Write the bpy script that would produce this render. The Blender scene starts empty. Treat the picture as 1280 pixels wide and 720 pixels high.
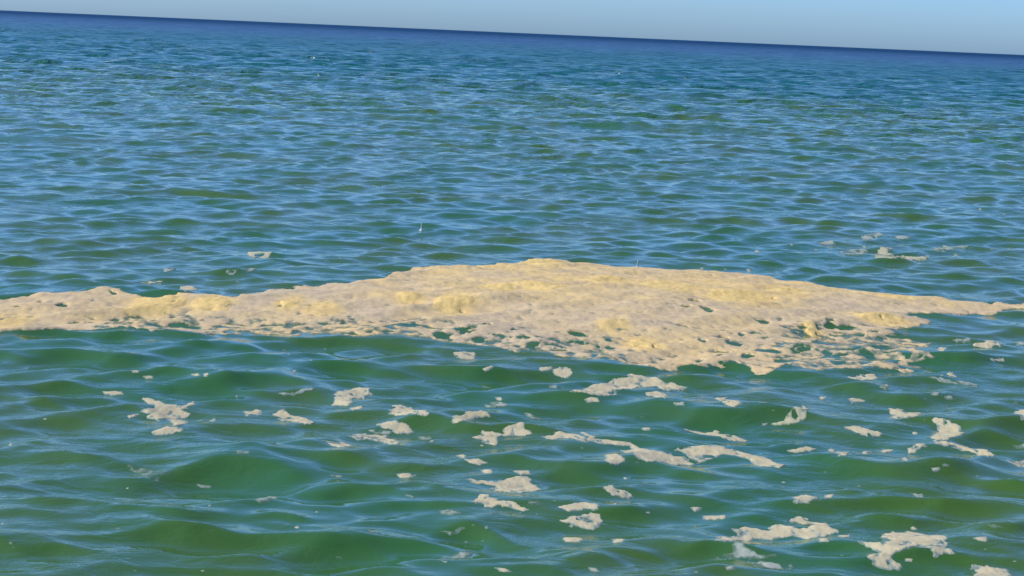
import bpy, math
import numpy as np
from mathutils import Matrix, Vector

R = math.radians
rng = np.random.default_rng(7)
S = bpy.context.scene
COL = S.collection
F32 = np.float32

# ------------------------------------------------------------------ camera
CAM_H = 2.5
FPX = 2200.0                                   # focal length in pixels of the 1280 px wide photograph
PITCH, ROLL = R(8.25), R(-2.5)
cam_data = bpy.data.cameras.new('camera')
cam_data.sensor_width = 36.0
cam_data.lens = 36.0 * FPX / 1280.0
cam_data.clip_start = 0.1
cam_data.clip_end = 200000.0
cam = bpy.data.objects.new('camera', cam_data)
COL.objects.link(cam)
CAM_ROT = Matrix.Rotation(R(90) - PITCH, 3, 'X') @ Matrix.Rotation(-ROLL, 3, 'Z')
cam.matrix_world = Matrix.Translation((0, 0, CAM_H)) @ CAM_ROT.to_4x4()
S.camera = cam
CR = np.array(CAM_ROT)

# ------------------------------------------------------------------ sky, sun, exposure
SUN_EL, SUN_AZ = R(46), R(269)                 # azimuth clockwise from +Y: behind the camera, to the left
world = bpy.data.worlds.new('World')
S.world = world
world.use_nodes = True
wn, wl = world.node_tree.nodes, world.node_tree.links
wn.clear()
sky = wn.new('ShaderNodeTexSky')
sky.sky_type = 'NISHITA'
sky.sun_disc = False
sky.sun_elevation = SUN_EL
sky.sun_rotation = SUN_AZ
sky.air_density = 0.85
sky.dust_density = 0.82
sky.ozone_density = 3.0
tint = wn.new('ShaderNodeMix'); tint.data_type = 'RGBA'; tint.blend_type = 'MULTIPLY'
tint.inputs[0].default_value = 1.0
tint.inputs[7].default_value = (0.59, 0.875, 1.34, 1)
bg = wn.new('ShaderNodeBackground'); bg.inputs[1].default_value = 0.15
wo = wn.new('ShaderNodeOutputWorld')
wl.new(sky.outputs[0], tint.inputs[6]); wl.new(tint.outputs[2], bg.inputs[0]); wl.new(bg.outputs[0], wo.inputs[0])

sun_d = bpy.data.lights.new('sun', 'SUN')
sun_d.energy = 3.5
sun_d.angle = R(0.5)
sun_d.color = (1.0, 0.93, 0.82)
sun = bpy.data.objects.new('sun', sun_d)
COL.objects.link(sun)
sd = Vector((math.sin(SUN_AZ) * math.cos(SUN_EL), math.cos(SUN_AZ) * math.cos(SUN_EL), math.sin(SUN_EL)))
sun.rotation_euler = sd.to_track_quat('Z', 'Y').to_euler()
sun.location = (0, 0, 50)
S.view_settings.view_transform = 'Standard'
S.view_settings.look = 'None'
S.view_settings.exposure = 0.0
S.view_settings.gamma = 1.0
S.view_settings.use_curve_mapping = False

# ------------------------------------------------------------------ geometry helpers
def project(P):
    """world points (n,3) -> photograph pixels"""
    q = (P - np.array([0, 0, CAM_H])) @ CR
    z = np.maximum(-q[:, 2], 1e-3)
    return 640 + FPX * q[:, 0] / z, 360 - FPX * q[:, 1] / z

def ray(px, py):
    d = CR @ np.array([(px - 640) / FPX, (360 - py) / FPX, -1.0])
    return d / np.linalg.norm(d)

def plane_hit(px, py, z=0.0):
    d = ray(px, py)
    t = (z - CAM_H) / d[2]
    return d[0] * t, d[1] * t

def _hash(ix, iy, seed):
    h = (ix.astype(np.int64) * 374761393 + iy.astype(np.int64) * 668265263 + seed * 982451653) & 0xffffffff
    h = ((h ^ (h >> 13)) * 1274126177) & 0xffffffff
    h = (h ^ (h >> 16)) & 0xffffffff
    return h / 4294967295.0

def vnoise(x, y, seed=0):
    ix, iy = np.floor(x), np.floor(y)
    fx, fy = x - ix, y - iy
    fx = fx * fx * (3 - 2 * fx); fy = fy * fy * (3 - 2 * fy)
    a, b = _hash(ix, iy, seed), _hash(ix + 1, iy, seed)
    c, d = _hash(ix, iy + 1, seed), _hash(ix + 1, iy + 1, seed)
    return (a + (b - a) * fx) * (1 - fy) + (c + (d - c) * fx) * fy - 0.5

def fbm(x, y, seed=0, octv=3):
    s, a = 0, 1.0
    for o in range(octv):
        s = s + a * vnoise(x * 2 ** o + 17.3 * o, y * 2 ** o - 9.1 * o, seed + o * 31)
        a *= 0.5
    return s

def sstep(a, b, x):
    t = np.clip((x - a) / (b - a), 0, 1)
    return t * t * (3 - 2 * t)

# ------------------------------------------------------------------ the sea surface
ROW_K = 0.0034
NW = 150
lam = np.exp(np.linspace(math.log(0.13), math.log(12.0), NW)) * (1 + 0.03 * rng.standard_normal(NW))
kk = 2 * math.pi / lam
PEAK = 1.05
slope = 0.0262 * np.where(lam > PEAK, (PEAK / lam) ** 1.1, (lam / PEAK) ** 0.08)
slope = slope * (1 + 0.55 * np.exp(-(np.log(lam / 0.48) / 0.45) ** 2))
slope = slope * np.where(lam < 0.22, 0.6, 1.0)
amp = slope / kk
spread = np.where(lam > 0.8, R(31), R(38))
ang = R(-90) + R(7) + spread * rng.standard_normal(NW)
kx, ky = kk * np.cos(ang), kk * np.sin(ang)
pha = rng.uniform(0, 2 * math.pi, NW)
CHOP = 0.9

# crests one can pick out in the photograph: centre x, y of the green face, half width, face height (photo px)
CRESTS = [
 (15,447,38,12),(134,447,60,16),(225,470,58,15),(275,434,45,14),(328,479,72,24),(47,500,62,11),(162,513,42,13),
 (60,419,70,8),(190,419,60,10),(340,424,70,8),(480,432,80,10),(411,568,58,15),(285,585,95,32),(60,592,70,22),
 (190,643,55,13),(361,648,32,9),(200,672,105,14),(361,678,110,13),(417,610,32,10),(40,690,50,14),(45,628,45,12),
 (534,529,64,19),(675,497,62,16),(610,462,95,18),(480,462,70,14),(703,577,90,24),(509,604,32,10),(500,655,52,11),
 (594,667,52,19),(480,683,90,20),(753,459,55,12),(909,458,36,13),(830,470,75,13),(822,536,70,11),(930,517,112,24),
 (850,587,72,13),(994,615,92,16),(1130,582,112,38),(1100,631,100,14),(1130,652,60,14),(1060,687,62,13),
 (1245,528,62,20),(1250,664,50,14),(1160,702,72,12),(900,687,45,14),(1205,450,85,20),(1110,490,62,16),
 (1010,475,60,9),(1260,605,60,18),(560,630,45,8),(740,640,60,10),(760,690,70,11),(640,700,60,10),(300,710,90,10),
 (910,276,47,11),(1020,278,57,11),(1120,270,32,10),(1180,284,30,6),(1105,327,52,9),(1205,328,32,8),(1186,349,42,7),
 (918,223,32,7),(1050,238,35,7),(1275,302,32,13),(1050,357,42,7),(112,156,22,7),(84,201,42,8),(119,239,55,9),
 (262,243,52,10),(90,277,52,10),(205,289,42,7),(87,304,42,10),(215,309,24,6),(330,318,45,9),(322,348,55,10),
 (80,351,60,10),(306,225,20,6),(300,290,35,7),(600,160,37,8),(740,239,42,7),(500,246,40,7),(640,299,40,8),
 (820,275,42,7),(930,328,50,7),(780,318,40,6),(440,326,60,8),(540,345,70,7),(250,185,25,5),(400,207,30,5),
 (1090,215,25,5),(1240,215,30,6),(700,205,32,5),(1170,185,24,5),(880,145,24,5),(470,300,40,6),(20,330,30,8),
]
CP = []
for cx, cy, hw, fh in CRESTS:
    d0 = plane_hit(cx, cy)[1]
    A = min(0.17, 0.50 * fh * d0 / FPX)
    u0, v0 = plane_hit(cx, cy - fh * 0.5, A)
    if cy > 700: A *= 0.8
    CP.append((u0, v0, hw * d0 / FPX, A, 0.12 * math.sin(cx * 1.7)))
# long low swell that carries the foam mat
sw = plane_hit(720, 372)
CP_SW = [(sw[0], sw[1], 3.6, 0.10, 1.8), (plane_hit(110, 376)[0], plane_hit(110, 376)[1], 1.3, 0.05, 0.9)]

def surf(u, v):
    """parametric water point (u, v) -> world x, y, z"""
    u = np.asarray(u, F32); v = np.asarray(v, F32)
    sp = ROW_K * np.maximum(v, 7.5)
    damp = 0.62 + 0.38 * sstep(18, 42, v)
    swell = 1.0 + 1.8 * sstep(22, 80, v)         # longer, higher waves offshore       # the picked-out crests carry the near field
    x = u.copy(); y = v.copy(); z = np.zeros_like(u)
    for i in range(NW):
        if lam[i] < 2.0 * sp.min():
            continue
        w = sstep(2.0, 3.2, lam[i] / sp).astype(F32)
        if lam[i] > 0.55:
            w = w * damp.astype(F32)
        if lam[i] > 1.3:
            w = w * swell.astype(F32)
        ph = (F32(kx[i]) * u + F32(ky[i]) * v + F32(pha[i])).astype(F32)
        a = F32(amp[i]) * w
        z += a * np.sin(ph)
        c = np.cos(ph) * (a * F32(CHOP))
        x += c * F32(kx[i] / kk[i]); y += c * F32(ky[i] / kk[i])
    for (u0, v0, sx, A, sk) in CP:
        L = 7.5 * A
        m = (np.abs(v - v0) < 3.2 * L + 0.6 * sx) & (np.abs(u - u0) < 2.6 * sx)
        if not m.any():
            continue
        uu = (u[m] - u0) / sx
        s = (v[m] - v0) - sk * uu * sx + 0.10 * sx * uu * uu * 1.0 + 0.25 * L * np.sin(uu * 2.1 + v0 * 5)
        env = np.exp(-np.abs(uu) ** 2.4 * 0.75)
        front = np.exp(-(np.abs(s) / (2.1 * A)) ** 1.45)
        back = np.exp(-(np.abs(s) / (5.2 * A)) ** 1.35)
        tr = -0.30 * np.exp(-((s + 5.0 * A) / (3.0 * A)) ** 2)
        z[m] += (A * env * (np.where(s < 0, front, back) + tr)).astype(F32)
    for (u0, v0, sx, A, sy) in CP_SW:
        z += (A * np.exp(-((u - u0) / sx) ** 2 - ((v - v0) / sy) ** 2)).astype(F32)
    return x, y, z

def set_mesh(name, V, Q, smooth=True):
    me = bpy.data.meshes.new(name)
    nv, nf = len(V), len(Q)
    me.vertices.add(nv); me.vertices.foreach_set('co', np.ascontiguousarray(V, F32).ravel())
    me.loops.add(nf * 4); me.loops.foreach_set('vertex_index', np.ascontiguousarray(Q, np.int32).ravel())
    me.polygons.add(nf)
    me.polygons.foreach_set('loop_start', np.arange(nf, dtype=np.int32) * 4)
    me.polygons.foreach_set('loop_total', np.full(nf, 4, np.int32))
    if smooth:
        me.polygons.foreach_set('use_smooth', np.ones(nf, bool))
    me.update(calc_edges=True)
    return me

def add_attr(me, name, vals):
    at = me.attributes.new(name, 'FLOAT', 'POINT')
    at.data.foreach_set('value', np.ascontiguousarray(vals, F32))

# grid: rows spaced with distance, columns along fans
rows = [3.0]
while rows[-1] < 700:
    rows.append(rows[-1] * (1 + (ROW_K if rows[-1] > 7 else 0.02)))
while rows[-1] < 60000:
    rows.append(rows[-1] * 1.06)
rows = np.array(rows)
cin = np.linspace(-0.38, 0.38, 800)
cout = 0.38 * 1.09 ** np.arange(1, 34)
cols = np.concatenate([-cout[::-1], cin, cout])
VV, CC = np.meshgrid(rows, cols, indexing='ij')
UU = VV * CC
gx, gy, gz = surf(UU.ravel(), VV.ravel())
far = 1 - sstep(680, 1000, VV.ravel())
gz = gz * far
nr, nc = len(rows), len(cols)
idx = np.arange(nr * nc).reshape(nr, nc)
quads = np.stack([idx[:-1, :-1], idx[:-1, 1:], idx[1:, 1:], idx[1:, :-1]], -1).reshape(-1, 4)
GP = np.stack([gx, gy, gz], -1)
water_me = set_mesh('sea_water', GP, quads)
PX, PY = project(GP.astype(float))
PX = PX.reshape(nr, nc); PY = PY.reshape(nr, nc)
j0 = len(cout)
RMAX = int(np.searchsorted(rows, 60))

def pix_to_uv(px, py):
    """first water point met along the line of sight through a photograph pixel"""
    u, v = plane_hit(px, py)
    j = int(np.clip(np.searchsorted(cols, u / v), j0, j0 + len(cin) - 2))
    col = PY[:RMAX, j]
    st = int(np.searchsorted(rows, 5.0))
    hit = np.nonzero(col[st:] <= py)[0]
    if len(hit) == 0:
        return u, v
    i = hit[0] + st
    t = (col[i - 1] - py) / max(col[i - 1] - col[i], 1e-6)
    vv = rows[i - 1] + t * (rows[i] - rows[i - 1])
    return (u / v) * vv, vv

# ------------------------------------------------------------------ materials
def new_mat(name):
    m = bpy.data.materials.new(name); m.use_nodes = True
    n = m.node_tree.nodes; l = m.node_tree.links
    return m, n, l, n['Principled BSDF']

def noise(n, l, vec, scale, detail=3, rough=0.5, dist=0.0):
    t = n.new('ShaderNodeTexNoise'); t.inputs['Scale'].default_value = scale
    t.inputs['Detail'].default_value = detail; t.inputs['Roughness'].default_value = rough
    t.inputs['Distortion'].default_value = dist
    l.new(vec, t.inputs['Vector']); return t

def maprange(n, l, val, a, b, c=0.0, d=1.0):
    t = n.new('ShaderNodeMapRange'); t.interpolation_type = 'SMOOTHSTEP'
    for i, x in enumerate((a, b, c, d)): t.inputs[i + 1].default_value = x
    l.new(val, t.inputs[0]); return t

def mixc(n, l, fac, a, b, blend='MIX'):
    t = n.new('ShaderNodeMix'); t.data_type = 'RGBA'; t.blend_type = blend
    if isinstance(fac, (int, float)): t.inputs[0].default_value = fac
    else: l.new(fac, t.inputs[0])
    for k, x in ((6, a), (7, b)):
        if isinstance(x, tuple): t.inputs[k].default_value = (*x, 1)
        else: l.new(x, t.inputs[k])
    return t

def mapping(n, l, vec, scale=(1, 1, 1), rot=0.0):
    t = n.new('ShaderNodeMapping'); t.inputs['Scale'].default_value = scale
    t.inputs['Rotation'].default_value = (0, 0, rot)
    l.new(vec, t.inputs['Vector']); return t

def water_material():
    m, n, l, b = new_mat('sea_water')
    geo = n.new('ShaderNodeNewGeometry')
    sep = n.new('ShaderNodeSeparateXYZ'); l.new(geo.outputs['Position'], sep.inputs[0])
    # water colour: turbid green over the shallows, blue over deeper water
    wob = noise(n, l, mapping(n, l, geo.outputs['Position'], (0.20, 0.05, 0.05)).outputs[0], 1.0, 4)
    addw = n.new('ShaderNodeMath'); addw.operation = 'MULTIPLY_ADD'
    l.new(wob.outputs[0], addw.inputs[0]); addw.inputs[1].default_value = 60.0
    l.new(sep.outputs['Y'], addw.inputs[2])
    deep = maprange(n, l, addw.outputs[0], 82, 140)
    vdeep = maprange(n, l, addw.outputs[0], 120, 600)
    tb = noise(n, l, mapping(n, l, geo.outputs['Position'], (0.5, 0.35, 0.5)).outputs[0], 1.0, 3)
    green = mixc(n, l, maprange(n, l, tb.outputs[0], 0.35, 0.65).outputs[0], (0.038, 0.136, 0.030), (0.064, 0.136, 0.016))
    c1 = mixc(n, l, deep.outputs[0], green.outputs[2], (0.001, 0.108, 0.072))
    c2 = mixc(n, l, vdeep.outputs[0], c1.outputs[2], (0.001, 0.034, 0.090))
    l.new(c2.outputs[2], b.inputs['Base Color'])
    b.inputs['IOR'].default_value = 1.42
    # offshore the steep unresolved chop turns its faces to the shore and mirrors less of the low sky
    sp = maprange(n, l, sep.outputs['Y'], 70, 900, 0.5, 0.08)
    l.new(sp.outputs[0], b.inputs['Specular IOR Level'])
    ra = maprange(n, l, sep.outputs['Y'], 45, 240, 0.035, 0.26)
    rb = maprange(n, l, sep.outputs['Y'], 240, 2200, 0.0, 0.24)
    rg = n.new('ShaderNodeMath'); rg.operation = 'ADD'
    l.new(ra.outputs[0], rg.inputs[0]); l.new(rb.outputs[0], rg.inputs[1])
    l.new(rg.outputs[0], b.inputs['Roughness'])
    # fine ripples below what the mesh carries; larger ones grow in with distance
    r1 = noise(n, l, mapping(n, l, geo.outputs['Position'], (4.0, 6.5, 5.0), 0.12).outputs[0], 1.0, 4, 0.55, 0.6)
    r2 = noise(n, l, mapping(n, l, geo.outputs['Position'], (1.1, 1.3, 0.75), -0.08).outputs[0], 1.0, 4, 0.55, 0.4)
    bp1 = n.new('ShaderNodeBump'); bp1.inputs['Strength'].default_value = 1.0
    bp1.inputs['Distance'].default_value = 0.020
    l.new(r1.outputs[0], bp1.inputs['Height'])
    bp2 = n.new('ShaderNodeBump'); bp2.inputs['Strength'].default_value = 1.0
    d2 = maprange(n, l, sep.outputs['Y'], 20, 100, 0.02, 0.60)
    wp = noise(n, l, mapping(n, l, geo.outputs['Position'], (0.10, 0.045, 0.1)).outputs[0], 1.0, 4, 0.6)
    wpr = maprange(n, l, wp.outputs[0], 0.36, 0.64, 0.35, 1.6)     # gusts and slicks
    mu1 = n.new('ShaderNodeMath'); mu1.operation = 'MULTIPLY'
    l.new(d2.outputs[0], mu1.inputs[0]); l.new(wpr.outputs[0], mu1.inputs[1])
    l.new(mu1.outputs[0], bp2.inputs['Distance'])
    wq = noise(n, l, mapping(n, l, geo.outputs['Position'], (0.7, 0.35, 0.1)).outputs[0], 1.0, 3, 0.6)
    wqr = maprange(n, l, wq.outputs[0], 0.38, 0.62, 0.006, 0.036)
    nearf = maprange(n, l, sep.outputs['Y'], 9, 45, 0.45, 1.0)
    mu2 = n.new('ShaderNodeMath'); mu2.operation = 'MULTIPLY'
    l.new(wqr.outputs[0], mu2.inputs[0]); l.new(nearf.outputs[0], mu2.inputs[1])
    l.new(mu2.outputs[0], bp1.inputs['Distance'])
    l.new(r2.outputs[0], bp2.inputs['Height']); l.new(bp1.outputs[0], bp2.inputs['Normal'])
    l.new(bp2.outputs[0], b.inputs['Normal'])
    return m

def foam_material(name, pale, warm, thin):
    """pale foam, warm yellow where it stands thick, grey-green where it is a thin wet film"""
    m, n, l, b = new_mat(name)
    geo = n.new('ShaderNodeNewGeometry'); pos = geo.outputs['Position']
    n1 = noise(n, l, mapping(n, l, pos, (1, 0.8, 1)).outputs[0], 1.7, 4, 0.6)
    n2 = noise(n, l, mapping(n, l, pos, (1, 0.6, 1)).outputs[0], 14.0, 4, 0.65)
    n3 = noise(n, l, pos, 60.0, 3, 0.6)
    aw = n.new('ShaderNodeAttribute'); aw.attribute_name = 'warm'
    at = n.new('ShaderNodeAttribute'); at.attribute_name = 'thick'
    m1 = n.new('ShaderNodeMath'); m1.operation = 'MULTIPLY_ADD'
    l.new(n1.outputs[0], m1.inputs[0]); m1.inputs[1].default_value = 0.9; l.new(aw.outputs['Fac'], m1.inputs[2])
    m2 = n.new('ShaderNodeMath'); m2.operation = 'MULTIPLY_ADD'
    l.new(n2.outputs[0], m2.inputs[0]); m2.inputs[1].default_value = 0.7; l.new(m1.outputs[0], m2.inputs[2])
    wf = maprange(n, l, m2.outputs[0], 0.72, 1.55)
    c1 = mixc(n, l, wf.outputs[0], pale, warm)
    fine = maprange(n, l, n2.outputs[0], 0.30, 0.62, 0.80, 1.04)
    fc = n.new('ShaderNodeCombineColor')
    for i in range(3): l.new(fine.outputs[0], fc.inputs[i])
    c2 = mixc(n, l, 1.0, c1.outputs[2], fc.outputs[0], 'MULTIPLY')
    tn = n.new('ShaderNodeMath'); tn.operation = 'MULTIPLY_ADD'
    l.new(n2.outputs[0], tn.inputs[0]); tn.inputs[1].default_value = 0.9; l.new(at.outputs['Fac'], tn.inputs[2])
    tf = maprange(n, l, tn.outputs[0], 0.42, 0.85)
    c3 = mixc(n, l, tf.outputs[0], thin, c2.outputs[2])
    l.new(c3.outputs[2], b.inputs['Base Color'])
    al = maprange(n, l, tn.outputs[0], 0.30, 0.75, 0.35, 1.0)
    l.new(al.outputs[0], b.inputs['Alpha'])
    b.inputs['Roughness'].default_value = 0.75
    b.inputs['Specular IOR Level'].default_value = 0.25
    ad = n.new('ShaderNodeMath'); ad.operation = 'MULTIPLY_ADD'
    l.new(n3.outputs[0], ad.inputs[0]); ad.inputs[1].default_value = 0.35; l.new(n2.outputs[0], ad.inputs[2])
    bp = n.new('ShaderNodeBump'); bp.inputs['Strength'].default_value = 0.8; bp.inputs['Distance'].default_value = 0.005
    l.new(ad.outputs[0], bp.inputs['Height']); l.new(bp.outputs[0], b.inputs['Normal'])
    return m

M_WATER = water_material()
M_MAT = foam_material('mat_foam', (0.63, 0.475, 0.27), (0.80, 0.55, 0.20), (0.28, 0.31, 0.20))
M_CLUMP = foam_material('yellow_foam', (0.68, 0.50, 0.245), (0.82, 0.565, 0.19), (0.63, 0.475, 0.265))
M_PATCH = foam_material('patch_foam', (0.60, 0.505, 0.29), (0.62, 0.505, 0.25), (0.34, 0.42, 0.34))
M_FILM = foam_material('film_foam', (0.36, 0.40, 0.31), (0.42, 0.42, 0.30), (0.16, 0.26, 0.17))
M_YEL = foam_material('ochre_foam', (0.52, 0.49, 0.30), (0.58, 0.50, 0.24), (0.26, 0.33, 0.18))

water = bpy.data.objects.new('sea_water', water_me)
water_me.materials.append(M_WATER)
COL.objects.link(water)
water['kind'] = 'structure'

# ------------------------------------------------------------------ foam as a height field riding on the water
def poly_sd(x, y, poly):
    """signed distance (m), positive inside"""
    P = np.array(poly); n = len(P)
    d2 = np.full(x.shape, 1e18); ins = np.zeros(x.shape, bool)
    for i in range(n):
        a, b = P[i], P[(i + 1) % n]
        e = b - a
        t = np.clip(((x - a[0]) * e[0] + (y - a[1]) * e[1]) / max(e @ e, 1e-12), 0, 1)
        d2 = np.minimum(d2, (x - a[0] - t * e[0]) ** 2 + (y - a[1] - t * e[1]) ** 2)
        c = ((a[1] > y) != (b[1] > y))
        if abs(e[1]) > 1e-12:
            ins ^= c & (x < a[0] + (y - a[1]) / e[1] * e[0])
    return np.where(ins, 1, -1) * np.sqrt(d2)

def build_sheet(name, U, V, T, mat, warm=None, thick=None, parent=None, cut=-0.012, base=None):
    """U,V,T on a grid: foam top at height T over the water; cells wholly under water are dropped"""
    x, y, z = surf(U.ravel(), V.ravel())
    t = T.ravel()
    z = z + np.maximum(t, -0.05)
    keepv = t > cut
    r, c = U.shape
    ix = np.arange(r * c).reshape(r, c)
    Q = np.stack([ix[:-1, :-1], ix[:-1, 1:], ix[1:, 1:], ix[1:, :-1]], -1).reshape(-1, 4)
    Q = Q[keepv[Q].any(1)]
    if len(Q) == 0:
        return None
    used = np.unique(Q)
    rm = np.full(r * c, -1); rm[used] = np.arange(len(used))
    P = np.stack([x, y, z], -1)[used].astype(float)
    o = np.array([P[:, 0].mean(), P[:, 1].mean(), P[:, 2].min()])
    me = set_mesh(name, P - o, rm[Q])
    add_attr(me, 'warm', (np.zeros(r * c) if warm is None else warm.ravel())[used])
    add_attr(me, 'thick', (np.ones(r * c) if thick is None else thick.ravel())[used])
    me.materials.append(mat)
    ob = bpy.data.objects.new(name, me)
    COL.objects.link(ob)
    if parent is None:
        ob.location = o
    else:
        ob.parent = parent
        ob.location = Vector(o) - parent.location
    return ob

def tag(o, label, cat, group=None):
    o['label'] = label; o['category'] = cat
    if group: o['group'] = group

# ---- the big mat
MAT = [(-60,379),(0,376),(30,373),(45,366),(75,367),(105,362),(125,359),(150,361),(165,368),(200,371),(240,368),(290,371),
 (330,363),(370,359),(395,357),(440,353),(480,347),(515,338),(560,333),(600,332),(650,330),(668,325),(690,325),(720,329),
 (770,334),(830,338),(880,339),(920,342),(960,346),(1000,352),(1040,360),(1090,367),(1140,370),(1190,374),(1240,380),
 (1290,380),(1340,378),(1340,386),(1290,385),(1254,388),(1240,395),(1225,393),(1180,392),(1145,394),(1165,401),(1140,410),(1115,412),
 (1135,421),(1150,428),(1168,430),(1145,438),(1172,447),(1140,452),(1155,460),(1140,466),(1110,463),(1060,460),(1020,462),
 (985,457),(960,466),(942,467),(930,457),(915,454),(900,458),(870,463),(830,460),(790,455),(760,450),(700,446),(650,440),
 (600,432),(560,427),(530,420),(500,418),(440,420),(380,419),(320,417),(250,417),(180,411),(130,410),(60,413),(0,415),(-60,416)]
matuv = [pix_to_uv(*p) for p in MAT]
mu = np.array(matuv)

def z2(o, L, s=3.2):
    return [(o[0] + q[0] / s, o[1] + q[1] / s, q[2] / s, q[3] / s) for q in L]
HOLES = z2((380,300), [(400,342,52,9),(345,358,30,7),(200,375,48,8),(610,350,62,11),(545,380,28,11),(500,355,28,7),(690,400,30,9),
 (790,382,48,6),(730,343,30,5),(930,410,22,9),(900,385,22,7),(1010,408,38,7),(1030,428,38,5),(1110,405,28,5),(1100,372,40,5),
 (910,430,18,6),(850,360,18,6),(1020,445,34,4),(640,362,40,7)]) \
 + z2((760,300), [(345,243,20,7),(312,270,20,7),(405,280,22,9),(315,350,22,8),(380,405,20,7),(470,395,24,9),(510,412,34,12),
 (430,452,38,11),(632,334,24,12),(592,352,24,6),(545,382,16,6),(600,378,28,9),(735,355,24,6),(785,343,18,6),(745,390,36,18),
 (910,320,26,8),(950,352,62,14),(940,382,46,10),(1010,378,30,7),(870,413,26,7),(650,445,62,9),(680,420,32,7),(790,437,24,9),
 (860,470,28,6),(560,465,34,8),(690,490,72,9),(800,492,22,7),(970,435,22,6),(1040,490,38,11),(1130,480,38,9),(1185,507,22,8),
 (1100,437,62,9),(1180,418,42,7),(1258,300,42,6),(940,455,20,5),(1020,400,18,6)]) \
 + z2((0,300), [(525,310,24,8),(580,322,40,9),(680,318,22,6),(640,350,34,6),(720,345,30,7),(780,355,30,6),(980,370,40,6),
 (1080,345,50,7),(310,335,36,7),(440,215,22,5),(160,255,20,6),(245,272,20,8),(60,270,20,5),(1190,370,30,6),(890,350,30,6)])
HUV = []
for (hx, hy, rx, ry) in HOLES:
    u0, v0 = pix_to_uv(hx, hy)
    HUV.append((u0, v0, 0.95 * rx * v0 / FPX, max(0.42 * ry * v0 * v0 / (CAM_H * FPX), 0.03)))
WARM = z2((380,300), [(425,222,70,26),(600,240,90,40),(780,195,90,24),(960,190,120,24),(720,108,300,20),(960,100,110,26),
 (1220,175,120,36),(1240,340,80,26)]) + z2((760,300), [(20,170,80,34),(250,190,200,46),(520,235,170,36),(700,210,120,36),
 (150,430,90,26),(1090,305,130,26),(830,390,60,34),(1160,235,110,16)]) + z2((0,300), [(620,260,130,44),(540,290,60,18),
 (840,260,90,30),(1160,260,60,26),(40,330,100,36),(1280,290,90,30)])
WUV = []
for (hx, hy, rx, ry) in WARM:
    u0, v0 = pix_to_uv(hx, hy)
    WUV.append((u0, v0, rx * v0 / FPX, ry * v0 * v0 / (CAM_H * FPX)))

us = np.arange(mu[:, 0].min() - 0.1, mu[:, 0].max() + 0.1, 0.0105)
vs = np.arange(mu[:, 1].min() - 0.15, mu[:, 1].max() + 0.15, 0.026)
V2, U2 = np.meshgrid(vs, us, indexing='ij')

def mat_field(U, V):
    wu = U + 0.05 * fbm(U * 5, V * 5, 3) + 0.025 * fbm(U * 18, V * 18, 5)
    wv = V + 0.11 * fbm(U * 5, V * 5, 11) + 0.05 * fbm(U * 18, V * 14, 13)
    sdv = poly_sd(wu, wv, matuv)
    hole = np.full(U.shape, -9.0)
    for (a, b, ru, rv) in HUV:
        m = (np.abs(wu - a) < ru * 3) & (np.abs(wv - b) < rv * 3)
        q = 1 - np.sqrt(((wu - a) / ru) ** 2 + ((wv - b) / rv) ** 2)
        hole = np.where(m, np.maximum(hole, q), hole)
    hp = hole * 0.05 + 0.045 * fbm(U * 11, V * 11, 144, 3)
    hole_d = np.where(hole > -1.5, hp, -0.2)
    lace = fbm(U * 6.5, V * 4.2, 41, 3)
    return sdv, hole_d, lace

sdv, hole_d, lace = mat_field(U2, V2)
X_, Y_, Z_ = surf(U2.ravel(), V2.ravel())
px_, py_ = project(np.stack([X_, Y_, Z_], -1).astype(float))
px_ = px_.reshape(U2.shape); py_ = py_.reshape(U2.shape)
# where the mat is thin and lacy: its near side, most of all at the right
lacy = sstep(398, 425, py_) * sstep(930, 1010, px_) * 1.0
lacy = np.maximum(lacy, sstep(408, 425, py_) * sstep(520, 600, px_) * (1 - sstep(760, 830, px_)) * 0.8)
lacy = np.maximum(lacy, 0.85 * sstep(388, 408, py_) * (1 - sstep(500, 640, px_)) * sstep(60, 160, px_))
lacy = np.maximum(lacy, 0.35 * sstep(430, 455, py_))
nh = (lace - (0.84 - 0.45 * lacy)) * 0.10          # positive: water shows
speck = fbm(U2 * 12, V2 * 14, 141, 3)
near_half = sstep(365, 410, py_)
nh = np.maximum(nh, (speck - (0.76 - 0.40 * lacy - 0.14 * near_half)) * 0.05)
edge = 1 - np.exp(-np.maximum(sdv, 0) / 0.10)
bulk = 0.007 + 0.008 * edge * (1 - 0.9 * lacy)
lump = 0.008 * fbm(U2 * 2.2, V2 * 1.6, 61, 2) + 0.003 * fbm(U2 * 7, V2 * 5, 71, 2) + 0.002 * fbm(U2 * 30, V2 * 20, 81, 2)
warm = 0.35 * (1 - sstep(345, 405, py_)) * sstep(350, 560, px_) + 0.15 + 0.3 * fbm(U2 * 0.9, V2 * 0.7, 88, 2)
for (a, b, ru, rv) in WUV:
    warm = np.maximum(warm, np.exp(-((U2 - a) / ru) ** 2 - ((V2 - b) / rv) ** 2))
inner = np.minimum(np.minimum(sdv, -hole_d), -nh)
T = np.where(inner > 0, (bulk + lump * edge + 0.008 * warm * edge) * (1 - np.exp(-inner / 0.015)), inner * 1.2)
thick = sstep(-0.01, 0.05, inner) * (1 - 0.40 * lacy) * (1 - 0.30 * sstep(0.15, 0.7, speck) * (0.3 + 0.7 * near_half))
foam_mat = bpy.data.objects.new('foam_mat', None)
foam_mat.location = (mu[:, 0].mean(), mu[:, 1].mean(), 0.0)
foam_mat.empty_display_size = 0.3
COL.objects.link(foam_mat)
build_sheet('foam_sheet', U2, V2, T, M_MAT, warm, thick, foam_mat)
tag(foam_mat, 'huge raft of beige and yellow sea foam stretching across the whole picture', 'foam mat')
Z_mat = T

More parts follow.
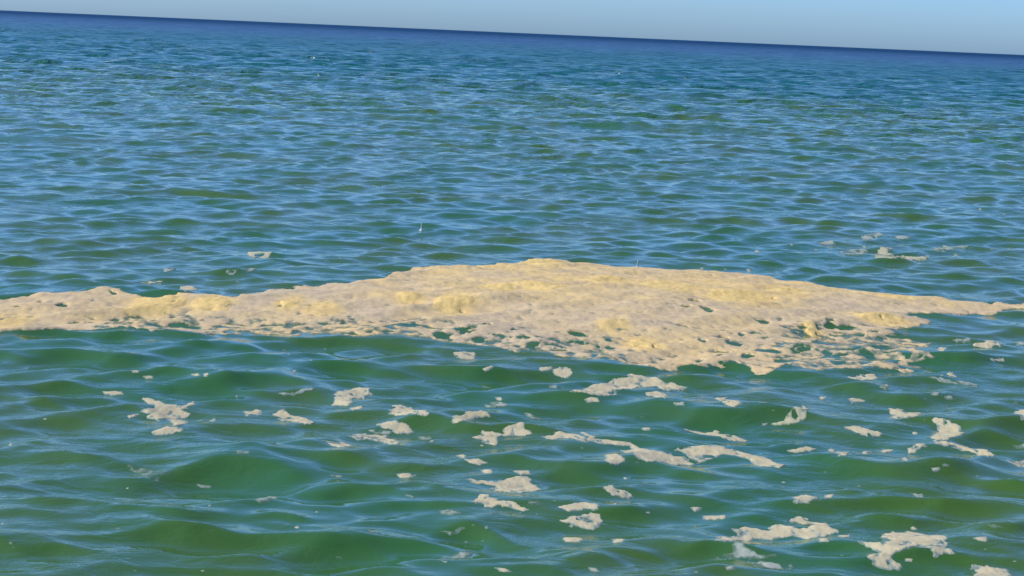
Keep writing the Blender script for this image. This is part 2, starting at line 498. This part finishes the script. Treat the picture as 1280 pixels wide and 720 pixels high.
def blob_field(U, V, u0, v0, ru, rv, seed):
    wu = U + 0.5 * ru * fbm(U / ru * 1.3, V / rv * 1.3, seed)
    wv = V + 0.5 * rv * fbm(U / ru * 1.3, V / rv * 1.3, seed + 7)
    q = ((wu - u0) / ru) ** 2 + ((wv - v0) / rv) ** 2
    return q

# thick yellow clumps standing up out of the mat (parts of it)
CL = [(512,369,17,6,'bright yellow clump in the middle left of the mat'),(567,376,24,9,'broad golden clump left of the centre'),
 (624,361,22,6,None),(680,359,32,6,None),(676,330,26,6,'orange-yellow ridge at the top of the mat'),(762,354,26,8,None),
 (838,360,40,9,None),(925,373,42,9,'yellow ridge right of the centre'),(975,363,26,7,None),(1100,395,32,6,None),
 (806,434,20,6,None),(262,382,26,7,None),(193,382,34,9,None),(362,381,12,5,None),(1020,420,14,8,None)]
for i, (cx, cy, rx, ry, lb) in enumerate(CL):
    u0, v0 = pix_to_uv(cx, cy)
    ru, rv = rx * v0 / FPX, ry * v0 * v0 / (CAM_H * FPX) * 0.85
    m = (np.abs(us - u0) < ru * 1.7); k = (np.abs(vs - v0) < rv * 1.7)
    Us, Vs, Ts = U2[np.ix_(k, m)], V2[np.ix_(k, m)], T[np.ix_(k, m)]
    q = blob_field(Us, Vs, u0, v0, ru, rv, 300 + i * 13)
    br = fbm(Us * 12, Vs * 8, 500 + i) * 0.9
    h = 0.014 * (1 - q - br * 0.8)
    h = np.where(h > 0, np.minimum(h, 0.011) + 0.003 * fbm(Us * 30, Vs * 18, i), h)
    Tc = np.where(Ts > 0.008, Ts + h, -0.05)
    Tc = np.where(h < -0.006, -0.05, Tc)
    kk_ = build_sheet('foam_clump', Us, Vs, Tc, M_CLUMP, 0.55 + 0.4 * np.clip(1 - q, 0, 1), np.ones(Us.shape), foam_mat, cut=-0.04)
    if kk_ is not None and lb: kk_['label'] = lb

# ---- separate foam patches: (zoom origin, outline in 3.2x zoom px, material key, label, group, holes)
A, B, C_, D_, E_, G_ = (80,460), (400,460), (650,430), (880,495), (880,300), (0,300)
PATCH = [
 (A,[(310,122),(350,122),(430,148),(470,153),(520,133),(517,150),(470,168),(510,183),(500,197),(450,205),(390,214),(340,207),(345,190),(310,175),(325,162),(368,163)],'p','star-shaped pink-white foam patch with a forked left end, at the left'),
 (A,[(430,208),(482,208),(488,225),(445,232)],'p','small squarish foam bit just under the star-shaped patch'),
 (A,[(345,268),(370,248),(402,236),(470,240),(477,255),(425,268),(385,268)],'p','flat foam patch with brown fringe, second below the star-shaped patch'),
 (A,[(150,95),(230,93),(238,105),(200,112),(160,108)],'p','flat oval foam strip left of and above the star-shaped patch'),
 (A,[(262,190),(305,182),(302,197),(268,203)],'p','little foam bit touching the left side of the star-shaped patch'),
 (A,[(515,205),(600,205),(592,222),(540,222)],'f','thin grey foam strip right of the star-shaped patch'),
 (A,[(715,172),(785,170),(782,188),(735,190)],'p','oval foam strip halfway between the star-shaped and the bird-shaped patch'),
 (A,[(836,190),(878,163),(892,183),(940,193),(1000,218),(960,225),(910,215),(850,204)],'p','bird-shaped white foam patch with a raised wing on its left'),
 (A,[(868,228),(910,226),(905,236),(880,236)],'f','small faint foam bit under the bird-shaped patch'),
 (A,[(1075,130),(1120,95),(1160,80),(1222,80),(1238,105),(1200,122),(1150,124),(1160,138),(1130,152),(1085,148)],'p','curled comma-shaped cream foam patch on a green wave face'),
 (A,[(1135,158),(1187,149),(1182,165),(1145,171)],'p','small foam bit just under the comma-shaped patch'),
 (A,[(865,106),(930,92),(990,77),(1022,84),(975,100),(890,115)],'f','thin pale foam streak along a crest left of the comma-shaped patch'),
 (A,[(260,386),(292,390),(340,405),(397,412),(388,462),(350,448),(310,425)],'f','grey-green triangular foam film on a dark wave, far left'),
 (A,[(526,462),(580,468),(582,480),(545,478)],'f','small faint foam bit right of the grey triangular film'),
 (A,[(770,535),(800,518),(848,515),(835,532),(790,545)],'f','faint bluish foam film in the lower left middle of the water'),
 (A,[(675,330),(730,335),(728,346),(690,344)],'f','small foam fleck on the crest right of and above the grey triangle'),
 (B,[(125,275),(150,265),(200,264),(270,275),(320,293),(312,306),(260,298),(200,285),(150,290)],'p','lowest and longest of three stacked foam strips left of centre'),
 (B,[(233,220),(265,215),(330,235),(362,258),(342,270),(300,257),(250,240)],'p','topmost slanting strip of the three stacked foam strips'),
 (B,[(188,248),(240,246),(282,256),(272,270),(215,263)],'f','faint middle strip of the three stacked foam strips'),
 (B,[(15,295),(105,297),(122,312),(70,319),(30,309)],'p','flat foam strip left of the three stacked strips'),
 (B,[(385,272),(435,272),(438,288),(400,288)],'f','faint foam bit right of the three stacked strips'),
 (B,[(278,180),(308,149),(340,152),(370,162),(442,178),(430,189),(360,189),(310,191)],'p','wide flat-bottomed white foam patch right of the comma-shaped patch'),
 (B,[(518,212),(545,193),(590,178),(642,171),(702,195),(655,200),(612,203),(560,220),(530,220)],'p','arched white foam patch along a crest near the middle'),
 (B,[(648,144),(690,134),(740,141),(748,154),(700,160),(660,156)],'f','pale grey foam oval above the arched patch'),
 (B,[(700,118),(724,118),(722,130),(704,129)],'p','tiny foam dot above the pale grey oval'),
 (B,[(610,280),(640,255),(725,261),(743,240),(778,219),(810,219),(807,242),(850,262),(800,269),(740,270),(705,276),(724,300),(702,310),(655,303),(643,286)],'p','two-lobed foam patch whose right lobe rises to a point'),
 (B,[(585,366),(640,361),(677,378),(640,387),(600,379)],'p','small cream foam oval between the two-lobed and the fish-shaped patch'),
 (B,[(552,347),(580,346),(582,360),(560,361)],'p','tiny foam bit up left of the small cream oval'),
 (B,[(640,408),(687,407),(682,421),(650,421)],'p','small foam bit just above the tail of the fish-shaped patch'),
 (B,[(598,443),(640,450),(700,453),(740,441),(780,430),(832,437),(852,450),(833,463),(873,475),(862,491),(800,499),(740,497),(685,490),(702,475),(660,467),(608,466)],'p','fish-shaped pinkish foam patch pointing left, lower middle'),
 (B,[(778,410),(835,408),(845,425),(800,433)],'p','small foam oval on top of the fish-shaped patch'),
 (B,[(610,503),(650,508),(700,530),(780,545),(825,572),(800,581),(750,561),(700,556),(650,557),(608,533)],'p','ragged foam strip trailing down right below the fish-shaped patch'),
 (B,[(455,565),(530,568),(560,580),(520,592),(480,585)],'f','faint bluish film left of the ragged strip'),
 (B,[(830,535),(885,534),(880,547),(845,547)],'f','small grey foam bit right of the ragged strip'),
 (B,[(953,560),(1000,547),(1060,536),(1112,542),(1124,563),(1060,568),(990,569)],'p','upper flat-topped foam patch of a stacked pair, lower right middle'),
 (B,[(963,605),(1010,600),(1053,581),(1117,579),(1120,610),(1112,636),(1060,644),(1000,636)],'p','lower blocky foam patch of the stacked pair, lower right middle'),
 (B,[(963,683),(1000,678),(1042,681),(1038,699),(980,700)],'p','flat foam oval below the stacked pair'),
 (B,[(1155,685),(1205,684),(1203,698),(1165,699)],'p','small foam oval right of the flat oval below the stacked pair'),
 (B,[(1138,490),(1153,466),(1180,478),(1240,494),(1260,512),(1210,518),(1160,502)],'p','wedge-shaped foam patch above and right of the stacked pair'),
 (B,[(1128,347),(1180,344),(1217,374),(1207,386),(1160,382),(1138,369)],'p','cream foam lozenge hanging under the long foam ribbon'),
 (B,[(303,425),(355,421),(364,438),(315,441)],'p','small foam oval down right of the three stacked strips'),
 (B,[(30,428),(78,428),(76,438),(40,438)],'f','thin faint strip below the left strip'),
 (B,[(308,498),(340,500),(385,522),(360,522)],'f','thin slanting faint streak left of the fish-shaped patch'),
 (B,[(818,178),(850,184),(898,205),(862,206)],'f','thin slanting streak above the two-lobed patch'),
 (B,[(200,640),(235,645),(255,662),(225,660)],'f','small slanting foam bit near the bottom, left of centre'),
 (B,[(1058,122),(1110,121),(1114,136),(1075,138)],'p','small foam bit under the left arm of the big winged patch'),
 (B,[(922,18),(958,-6),(985,-8),(1012,5),(1009,25),(980,40),(940,32)],'p','bean-shaped cream foam lump close in front of the mat'),
 (B,[(878,0),(930,-8),(927,12),(890,15)],'p','small flat bit left of the bean-shaped lump'),
 (B,[(915,70),(955,70),(950,84),(920,82)],'f','small grey bit left of the big winged patch'),
 (B,[(465,655),(530,648),(560,628),(615,624),(595,645),(520,665)],'f','faint arched foam streak near the bottom centre'),
 ((400,495),[(460,655),(530,628),(605,622),(592,645),(500,668)],'f','wispy pale film at the very bottom, left of centre'),
 ((400,495),[(695,684),(735,690),(765,706),(715,702)],'p','small foam bit at the bottom edge, just right of centre'),
 ((400,495),[(1075,685),(1110,688),(1115,702),(1085,700)],'p','small foam bit at the bottom edge right of centre'),
 ((380,300),[(603,450),(650,444),(687,460),(684,479),(640,480),(608,471)],'p','squarish white foam bit just below the mat near its middle'),
 ((380,300),[(713,510),(757,504),(758,519),(725,522)],'p','tiny foam bit right of and below the squarish white bit'),
 (C_,[(203,190),(270,180),(300,160),(370,145),(447,136),(433,119),(490,124),(560,149),(620,160),(667,175),(640,188),(570,186),(480,167),(430,182),(392,187),(370,207),(290,206)],'p','big winged foam patch, its two arms spread under the mat'),
 (C_,[(503,195),(550,189),(587,205),(575,218),(530,209)],'p','small foam wedge under the right arm of the big winged patch'),
 (C_,[(612,234),(660,232),(658,246),(625,246)],'f','faint foam bit right of the small wedge'),
 (C_,[(783,214),(820,211),(892,232),(882,243),(852,254),(830,241)],'p','ragged pale foam patch left of the patch with the hole'),
 (C_,[(1003,321),(1060,308),(1080,274),(1105,254),(1142,240),(1154,262),(1142,302),(1100,319),(1060,324),(1018,329)],'y','yellowish drop-shaped foam patch with a dark hole, tail to the left',[(1103,285,10,7)]),
 (C_,[(403,290),(440,282),(494,292),(450,299)],'f','thin flat streak above the start of the long ribbon'),
 (C_,[(492,338),(520,336),(522,347),(498,348)],'p','tiny foam dot above the long ribbon'),
 (C_,[(248,353),(270,357),(305,378),(380,386),(442,394),(478,419),(540,428),(598,440),(640,415),(720,409),(790,404),(850,419),(920,440),(1000,464),(1053,485),(1032,497),(940,489),(920,466),(860,446),(812,441),(762,463),(700,481),(600,480),(530,471),(470,460),(398,425),(438,421),(430,408),(370,402),(310,398),(272,382)],'p','longest foam ribbon, winding right and widening into a dark-holed tail',[(635,441,30,8),(755,452,26,5)]),
 (C_,[(93,371),(150,354),(215,359),(283,393),(232,387),(190,378),(110,382)],'p','short arched ribbon at the left start of the longest ribbon'),
 (C_,[(663,341),(720,349),(800,357),(870,371),(918,388),(862,392),(820,376),(740,363),(690,353)],'p','slim straight foam streak above the longest ribbon'),
 (C_,[(1083,428),(1150,414),(1197,418),(1160,431),(1110,436)],'p','flat foam strip right of the end of the longest ribbon'),
 (C_,[(1078,608),(1120,602),(1164,612),(1162,635),(1110,642),(1083,629)],'p','smooth white foam oval alone on dark water, lower right'),
 (C_,[(1203,606),(1240,602),(1240,616),(1212,618)],'p','tiny oval right of the smooth white oval'),
 (C_,[(688,655),(725,654),(722,668),(700,670)],'p','tiny foam oval below the longest ribbon'),
 (C_,[(723,688),(800,686),(803,701),(740,702)],'p','flat foam strip above the large ragged patch at the bottom'),
 (C_,[(970,318),(988,316),(986,328),(973,329)],'p','tiny foam dot left of the tail of the holed patch'),
 (D_,[(578,12),(610,7),(638,17),(600,29)],'p','small foam bit right of the holed patch'),
 (D_,[(740,66),(772,44),(802,58),(800,66),(877,68),(840,83),(760,96)],'p','pointed foam patch with a long right edge, right side'),
 (D_,[(558,124),(620,121),(680,138),(733,155),(680,167),(640,161),(600,141)],'p','slanting spindle-shaped foam patch below the holed patch'),
 (D_,[(912,89),(960,87),(1005,115),(1010,140),(1037,155),(1000,166),(975,182),(925,183),(908,166),(935,140),(935,115)],'p','anvil-shaped upright foam patch near the right edge'),
 (D_,[(908,180),(970,188),(1060,204),(1120,219),(1163,236),(1130,246),(1060,226),(980,206),(930,193)],'p','long slim streak running right from under the anvil-shaped patch'),
 (D_,[(803,210),(850,191),(893,194),(862,210),(835,229),(806,227)],'p','small leaf-shaped patch down left of the anvil-shaped one'),
 (D_,[(508,226),(570,221),(562,238),(525,239)],'p','leftmost of a dotted row of small foam bits on a big crest'),
 (D_,[(625,222),(657,219),(655,233),(632,233)],'p','middle one of a dotted row of small foam bits on a big crest'),
 (D_,[(703,215),(742,214),(740,227),(712,228)],'p','rightmost of a dotted row of small foam bits on a big crest'),
 (D_,[(788,246),(806,246),(804,258),(792,258)],'p','tiny dot under the leaf-shaped patch'),
 (D_,[(896,288),(930,284),(937,297),(905,301)],'p','small oval on the green wave under the slim right streak'),
 (D_,[(940,272),(978,274),(974,284),(950,284)],'f','faint bit beside the small oval on the green wave'),
 (D_,[(1238,58),(1300,58),(1300,98),(1262,92)],'p','cream foam lump cut by the right edge of the picture'),
 (D_,[(1222,260),(1300,254),(1300,294),(1265,287),(1240,275)],'p','lower white foam patch cut by the right edge'),
 (D_,[(1240,195),(1300,192),(1300,206),(1255,208)],'f','thin grey foam strip at the right edge between two lumps'),
 (D_,[(35,576),(60,560),(130,560),(120,530),(180,528),(250,540),(258,515),(300,509),(340,530),(400,535),(425,513),(310,497),(360,490),(440,504),(492,524),(503,550),(440,562),(400,571),(340,561),(280,569),(200,573),(120,577),(70,582)],'p','large ragged foam patch with an open upper loop, near the bottom right'),
 (D_,[(440,570),(492,572),(485,586),(455,584)],'p','small bit under the right end of the large ragged patch'),
 (D_,[(18,651),(60,630),(110,610),(108,588),(150,590),(172,620),(240,640),(282,628),(284,645),(200,657),(140,652),(60,657)],'f','grey-white film spreading beneath the large ragged patch'),
 (D_,[(170,664),(260,663),(355,675),(330,692),(220,687)],'f','lowest long grey film under the large ragged patch'),
 (D_,[(85,685),(120,684),(118,697),(92,697)],'p','tiny foam dot below the grey films, bottom right of centre'),
 (D_,[(520,556),(560,553),(566,566),(530,568)],'p','small foam bit between the ragged patch and the arch'),
 (D_,[(685,552),(760,544),(830,547),(880,560),(940,554),(952,600),(1003,640),(960,652),(905,637),(900,611),(850,596),(812,612),(762,627),(732,641),(777,670),(788,702),(740,700),(690,676),(663,640),(680,612),(620,592),(596,582),(700,590),(738,577),(700,567)],'p','arch-shaped foam patch standing on two legs, bottom right'),
 (D_,[(800,650),(830,650),(828,661),(806,661)],'p','tiny bit inside the arch-shaped patch'),
 (D_,[(1053,685),(1080,677),(1150,684),(1212,700),(1225,735),(1080,735),(1087,706)],'p','white foam patch cut by the bottom edge, right corner'),
 (D_,[(-10,482),(0,478),(60,477),(72,490),(30,497),(-10,492)],'p','flat foam oval up left of the large ragged patch'),
 (D_,[(1058,565),(1125,563),(1134,578),(1090,577)],'p','flat foam oval right of and above the arch'),
 (D_,[(1110,515),(1160,520),(1200,534),(1150,532)],'f','thin faint streak at the right edge above the flat oval'),
 (D_,[(790,382),(860,392),(880,408),(820,398)],'f','thin faint streak on the crest left of the right edge'),
 (D_,[(470,4),(498,4),(496,14),(476,14)],'p','tiny dot near the top of the drop-shaped patch'),
 (E_,[(1078,416),(1140,401),(1187,408),(1192,431),(1140,433),(1090,426)],'p','white foam cap right of the end of the mat'),
 (E_,[(1158,476),(1205,471),(1208,486),(1170,487)],'p','small oval below the white foam cap'),
 (E_,[(983,535),(1015,533),(1018,547),(990,550)],'p','tiny round bit down left of the small oval'),
 (E_,[(940,430),(968,428),(968,442),(946,442)],'p','tiny round bit at the mat\'s ragged right end'),
 (E_,[(878,545),(940,550),(1000,559),(1070,567),(1122,588),(1092,594),(1020,576),(930,560)],'f','long thin pale streak below the right end of the mat'),
 (E_,[(578,549),(640,539),(692,540),(687,556),(620,561)],'p','flat white foam bit just under the lacy part of the mat'),
 (E_,[(703,586),(738,573),(748,588),(720,602)],'y','small tilted yellowish bit below the lacy part of the mat'),
 (E_,[(578,638),(620,631),(643,640),(600,656)],'p','small white bit down left of the tilted yellowish bit'),
 (E_,[(898,607),(948,611),(943,626),(905,621)],'f','small pale bit above the pointed patch'),
 (E_,[(955,625),(998,628),(995,641),(962,638)],'f','faint bit right of the small pale bit'),
 (E_,[(1000,400),(1080,396),(1062,410),(1010,408)],'f','faint grey strip left of the white foam cap'),
 (E_,[(1240,408),(1300,406),(1300,420),(1255,420)],'f','pale strip at the right edge level with the foam cap'),
 (E_,[(678,66),(700,42),(722,30),(770,30),(735,48),(760,60),(830,66),(897,63),(890,79),(800,77),(720,73)],'y','dirty yellow foam streak behind the mat, right side'),
 ((880,140),[(628,506),(660,488),(700,483),(742,492),(700,500),(650,515)],'f','arched pale film just above the dirty yellow streak'),
 ((880,140),[(905,545),(960,530),(1060,535),(1040,550),(940,560)],'f','wide thin smear right of the dirty yellow streak'),
 ((880,140),[(540,560),(620,548),(660,556),(640,572),(560,574)],'f','thin smear touching the left end of the dirty yellow streak'),
 ((880,140),[(450,520),(520,515),(530,528),(470,532)],'f','faint film left of the dirty yellow streak'),
 ((880,140),[(760,495),(830,500),(815,510),(775,508)],'f','faint film right of the arched pale film'),
 (G_,[(985,58),(1030,44),(1092,50),(1090,64),(1020,72)],'y','mottled yellowish foam behind the mat, left side',[(1040,60,18,4)]),
 (G_,[(903,128),(920,116),(945,118),(940,140),(915,142)],'f','left of two grey foam bits behind the mat'),
 (G_,[(980,118),(1018,107),(1022,122),(995,132)],'f','right of two grey foam bits behind the mat'),
 (G_,[(730,190),(775,186),(782,204),(738,208)],'p','small white foam bit on the back edge of the mat, left part'),
 (G_,[(560,165),(650,164),(655,174),(590,178)],'y','thin brownish streak behind the left part of the mat'),
 (G_,[(650,118),(690,110),(700,122),(665,130)],'f','tiny grey film above the thin brownish streak'),
 (G_,[(990,215),(1050,205),(1060,218),(1000,226)],'f','grey foam fringe at the notch in the mat\'s back edge'),
 (G_,[(570,545),(608,542),(610,556),(580,557)],'y','small yellowish oval below the left part of the mat'),
 (G_,[(760,535),(795,533),(790,545),(765,545)],'y','small yellowish bit right of the small yellowish oval'),
 (G_,[(815,535),(836,534),(834,545),(818,545)],'p','tiny white bit beside the small yellowish bit'),
 (G_,[(525,523),(558,523),(555,531),(530,531)],'p','tiny flat bit above the small yellowish oval'),
]
MK = {'p': M_PATCH, 'f': M_FILM, 'y': M_YEL}
GRP = 'loose foam patches around the mat'

def foam_patch(name, poly_px, mat, seed, T0=0.0065, holes=(), warp=1.0):
    P = [pix_to_uv(*p) for p in poly_px]
    Pn = np.array(P)
    vm = Pn[:, 1].mean()
    du = 0.55 * vm / FPX * 1.25; dv = max(0.55 * vm * vm / (CAM_H * FPX) * 1.1, 0.012)
    span_u, span_v = np.ptp(Pn[:, 0]), np.ptp(Pn[:, 1])
    size = min(span_u, span_v * 0.8)
    wa = min(0.028, 0.16 * size + 0.004) * warp
    uu = np.arange(Pn[:, 0].min() - wa * 1.3, Pn[:, 0].max() + wa * 1.3 + du, du)
    vv = np.arange(Pn[:, 1].min() - wa * 2.2, Pn[:, 1].max() + wa * 2.2 + dv, dv)
    V, U = np.meshgrid(vv, uu, indexing='ij')
    wu = U + 1.7 * wa * fbm(U * 6, V * 13, seed) + 0.8 * wa * fbm(U * 34, V * 24, seed + 3)
    wv = V + 1.7 * wa * fbm(U * 11, V * 9, seed + 5) + 1.2 * wa * fbm(U * 34, V * 24, seed + 8)
    s = poly_sd(wu, wv, P) + 0.004
    for (hx, hy, rx, ry) in holes:
        a, b = pix_to_uv(hx, hy)
        ru, rv = rx * b / FPX, ry * b * b / (CAM_H * FPX)
        s = np.minimum(s, (np.sqrt(((wu - a) / ru) ** 2 + ((wv - b) / rv) ** 2) - 1) * 0.05)
    if mat is M_FILM:
        s = np.minimum(s, (0.36 - fbm(U * 16, V * 11, seed + 9)) * 0.06)
        T0 *= 0.6
    elif mat is M_YEL and not holes:
        s = np.minimum(s, (0.30 - fbm(U * 12, V * 12, seed + 9)) * 0.06)
    elif size > 0.12:
        s = np.minimum(s, (0.50 - fbm(U * 20, V * 12, seed + 9)) * 0.06)
    T = np.where(s > 0, T0 * (0.45 + 0.55 * (1 - np.exp(-s / 0.03))) * (1 - np.exp(-s / 0.006)) + 0.005 * (fbm(U * 20, V * 14, seed + 2)) * sstep(0, 0.02, s), s * 0.9)
    th = sstep(-0.004, 0.05, s) * (0.55 if mat is M_FILM else 1.0)
    wm = np.full(U.shape, 0.0) + 0.25 * _hash(np.array([seed]), np.array([3]), 1)[0]
    return build_sheet(name, U, V, T, mat, wm, th, cut=-0.006)

for i, row in enumerate(PATCH):
    o, pts, key, lb = row[:4]
    holes = [(o[0] + h[0] / 3.2, o[1] + h[1] / 3.2, h[2] / 3.2, h[3] / 3.2) for h in (row[4] if len(row) > 4 else [])]
    poly = [(o[0] + x / 3.2, o[1] + y / 3.2) for x, y in pts]
    ob = foam_patch('foam_patch', poly, MK[key], 1000 + i * 17, holes=holes, warp=0.45 if holes else 0.85)
    if ob: tag(ob, lb, 'foam patch', GRP)

# ---- two little upright splashes behind the mat
def splash(px, py, hpx, label):
    u, v = pix_to_uv(px, py)
    x, y, z = [float(a[0]) for a in surf(np.array([u]), np.array([v]))]
    h = hpx * v / FPX
    prof = [(0.40, -0.10), (0.30, 0.02), (0.13, 0.16), (0.09, 0.40), (0.11, 0.62), (0.08, 0.80), (0.10, 0.92), (0.02, 1.0)]
    n = 10; vs_, fs = [], []
    for i, (rr, zz) in enumerate(prof):
        for k in range(n):
            t = 2 * math.pi * k / n
            q = rr * h * (0.8 + 0.4 * rng.random())
            vs_.append((q * math.cos(t) + 0.05 * h * zz, q * math.sin(t), zz * h))
    for i in range(len(prof) - 1):
        for k in range(n):
            fs.append((i * n + k, i * n + (k + 1) % n, (i + 1) * n + (k + 1) % n, (i + 1) * n + k))
    fs.append(tuple(range(n))[::-1]); fs.append(tuple(range((len(prof) - 1) * n, len(prof) * n)))
    me = bpy.data.meshes.new('water_splash'); me.from_pydata(vs_, [], fs); me.update()
    for p in me.polygons: p.use_smooth = True
    me.materials.append(M_SPLASH)
    ob = bpy.data.objects.new('water_splash', me); COL.objects.link(ob); ob.location = (x, y, z)
    tag(ob, label, 'splash')
M_SPLASH, _n, _l, _b = new_mat('white_splash')
_b.inputs['Base Color'].default_value = (0.42, 0.50, 0.46, 1); _b.inputs['Roughness'].default_value = 0.25
splash(527, 288, 10, 'tiny upright white splash on open water above the left half of the mat')
splash(797, 334, 9, 'tiny upright splash at the back edge of the mat, right of its peak')

# ---- tiny flecks, a few pixels each: nothing in the photograph tells them apart
def flecks(spots, label, group, key=None):
    for i, (cx, cy, r) in enumerate(spots):
        ra, rb = r, r * (0.42 + 0.25 * rng.random())
        pts = [(cx + ra * math.cos(t) * (0.75 + 0.4 * rng.random()), cy + rb * math.sin(t) * (0.75 + 0.4 * rng.random()))
               for t in np.linspace(0, 2 * math.pi, 8)[:-1]]
        mt = key or (M_PATCH if rng.random() < 0.45 else M_FILM)
        ob = foam_patch('foam_fleck', pts, mt, 9000 + i * 7 + int(cx), T0=0.004, warp=0.5)
        if ob: tag(ob, label, 'foam fleck', group)

spots = []
for k in range(70):
    for _ in range(20):
        x, y = rng.uniform(0, 1280), rng.uniform(428, 716)
        w = 0.35 + 0.65 * sstep(500, 900, np.array(x)) * (0.6 + 0.4 * sstep(430, 600, np.array(y)))
        if x > 540 and y < 475 and x < 1170: continue
        if rng.random() < w: break
    else: continue
    spots.append((x, y, rng.choice([1.6, 2.0, 2.4, 3.2, 4.2], p=[.3, .25, .2, .15, .1])))
flecks(spots, 'tiny pale foam fleck floating on the water in front of the mat', 'tiny foam flecks in front of the mat')
spots = [(x, y, r) for x, y, r in [(296,353,3),(338,352,2.4),(361,348,2.4),(120,352,2.4),(350,340,2),(410,326,3),(425,322,2.4),
 (395,330,2),(945,314,4),(1000,298,3),(1030,304,4),(1215,300,3),(1240,312,4),(1262,310,3),(1180,262,4),(1255,268,3),(1225,262,3),
 (1060,300,3),(1080,309,3),(990,306,3),(820,338,2.4),(935,338,4),(905,337,3),(875,336,4),(1150,326,3),(1020,312,3),(1195,318,4)]]
flecks(spots, 'tiny pale foam fleck floating on the water behind the mat', 'tiny foam flecks behind the mat', M_FILM)
print('tris', sum(len(m.polygons) for m in bpy.data.meshes) * 2, 'objects', len(bpy.data.objects))
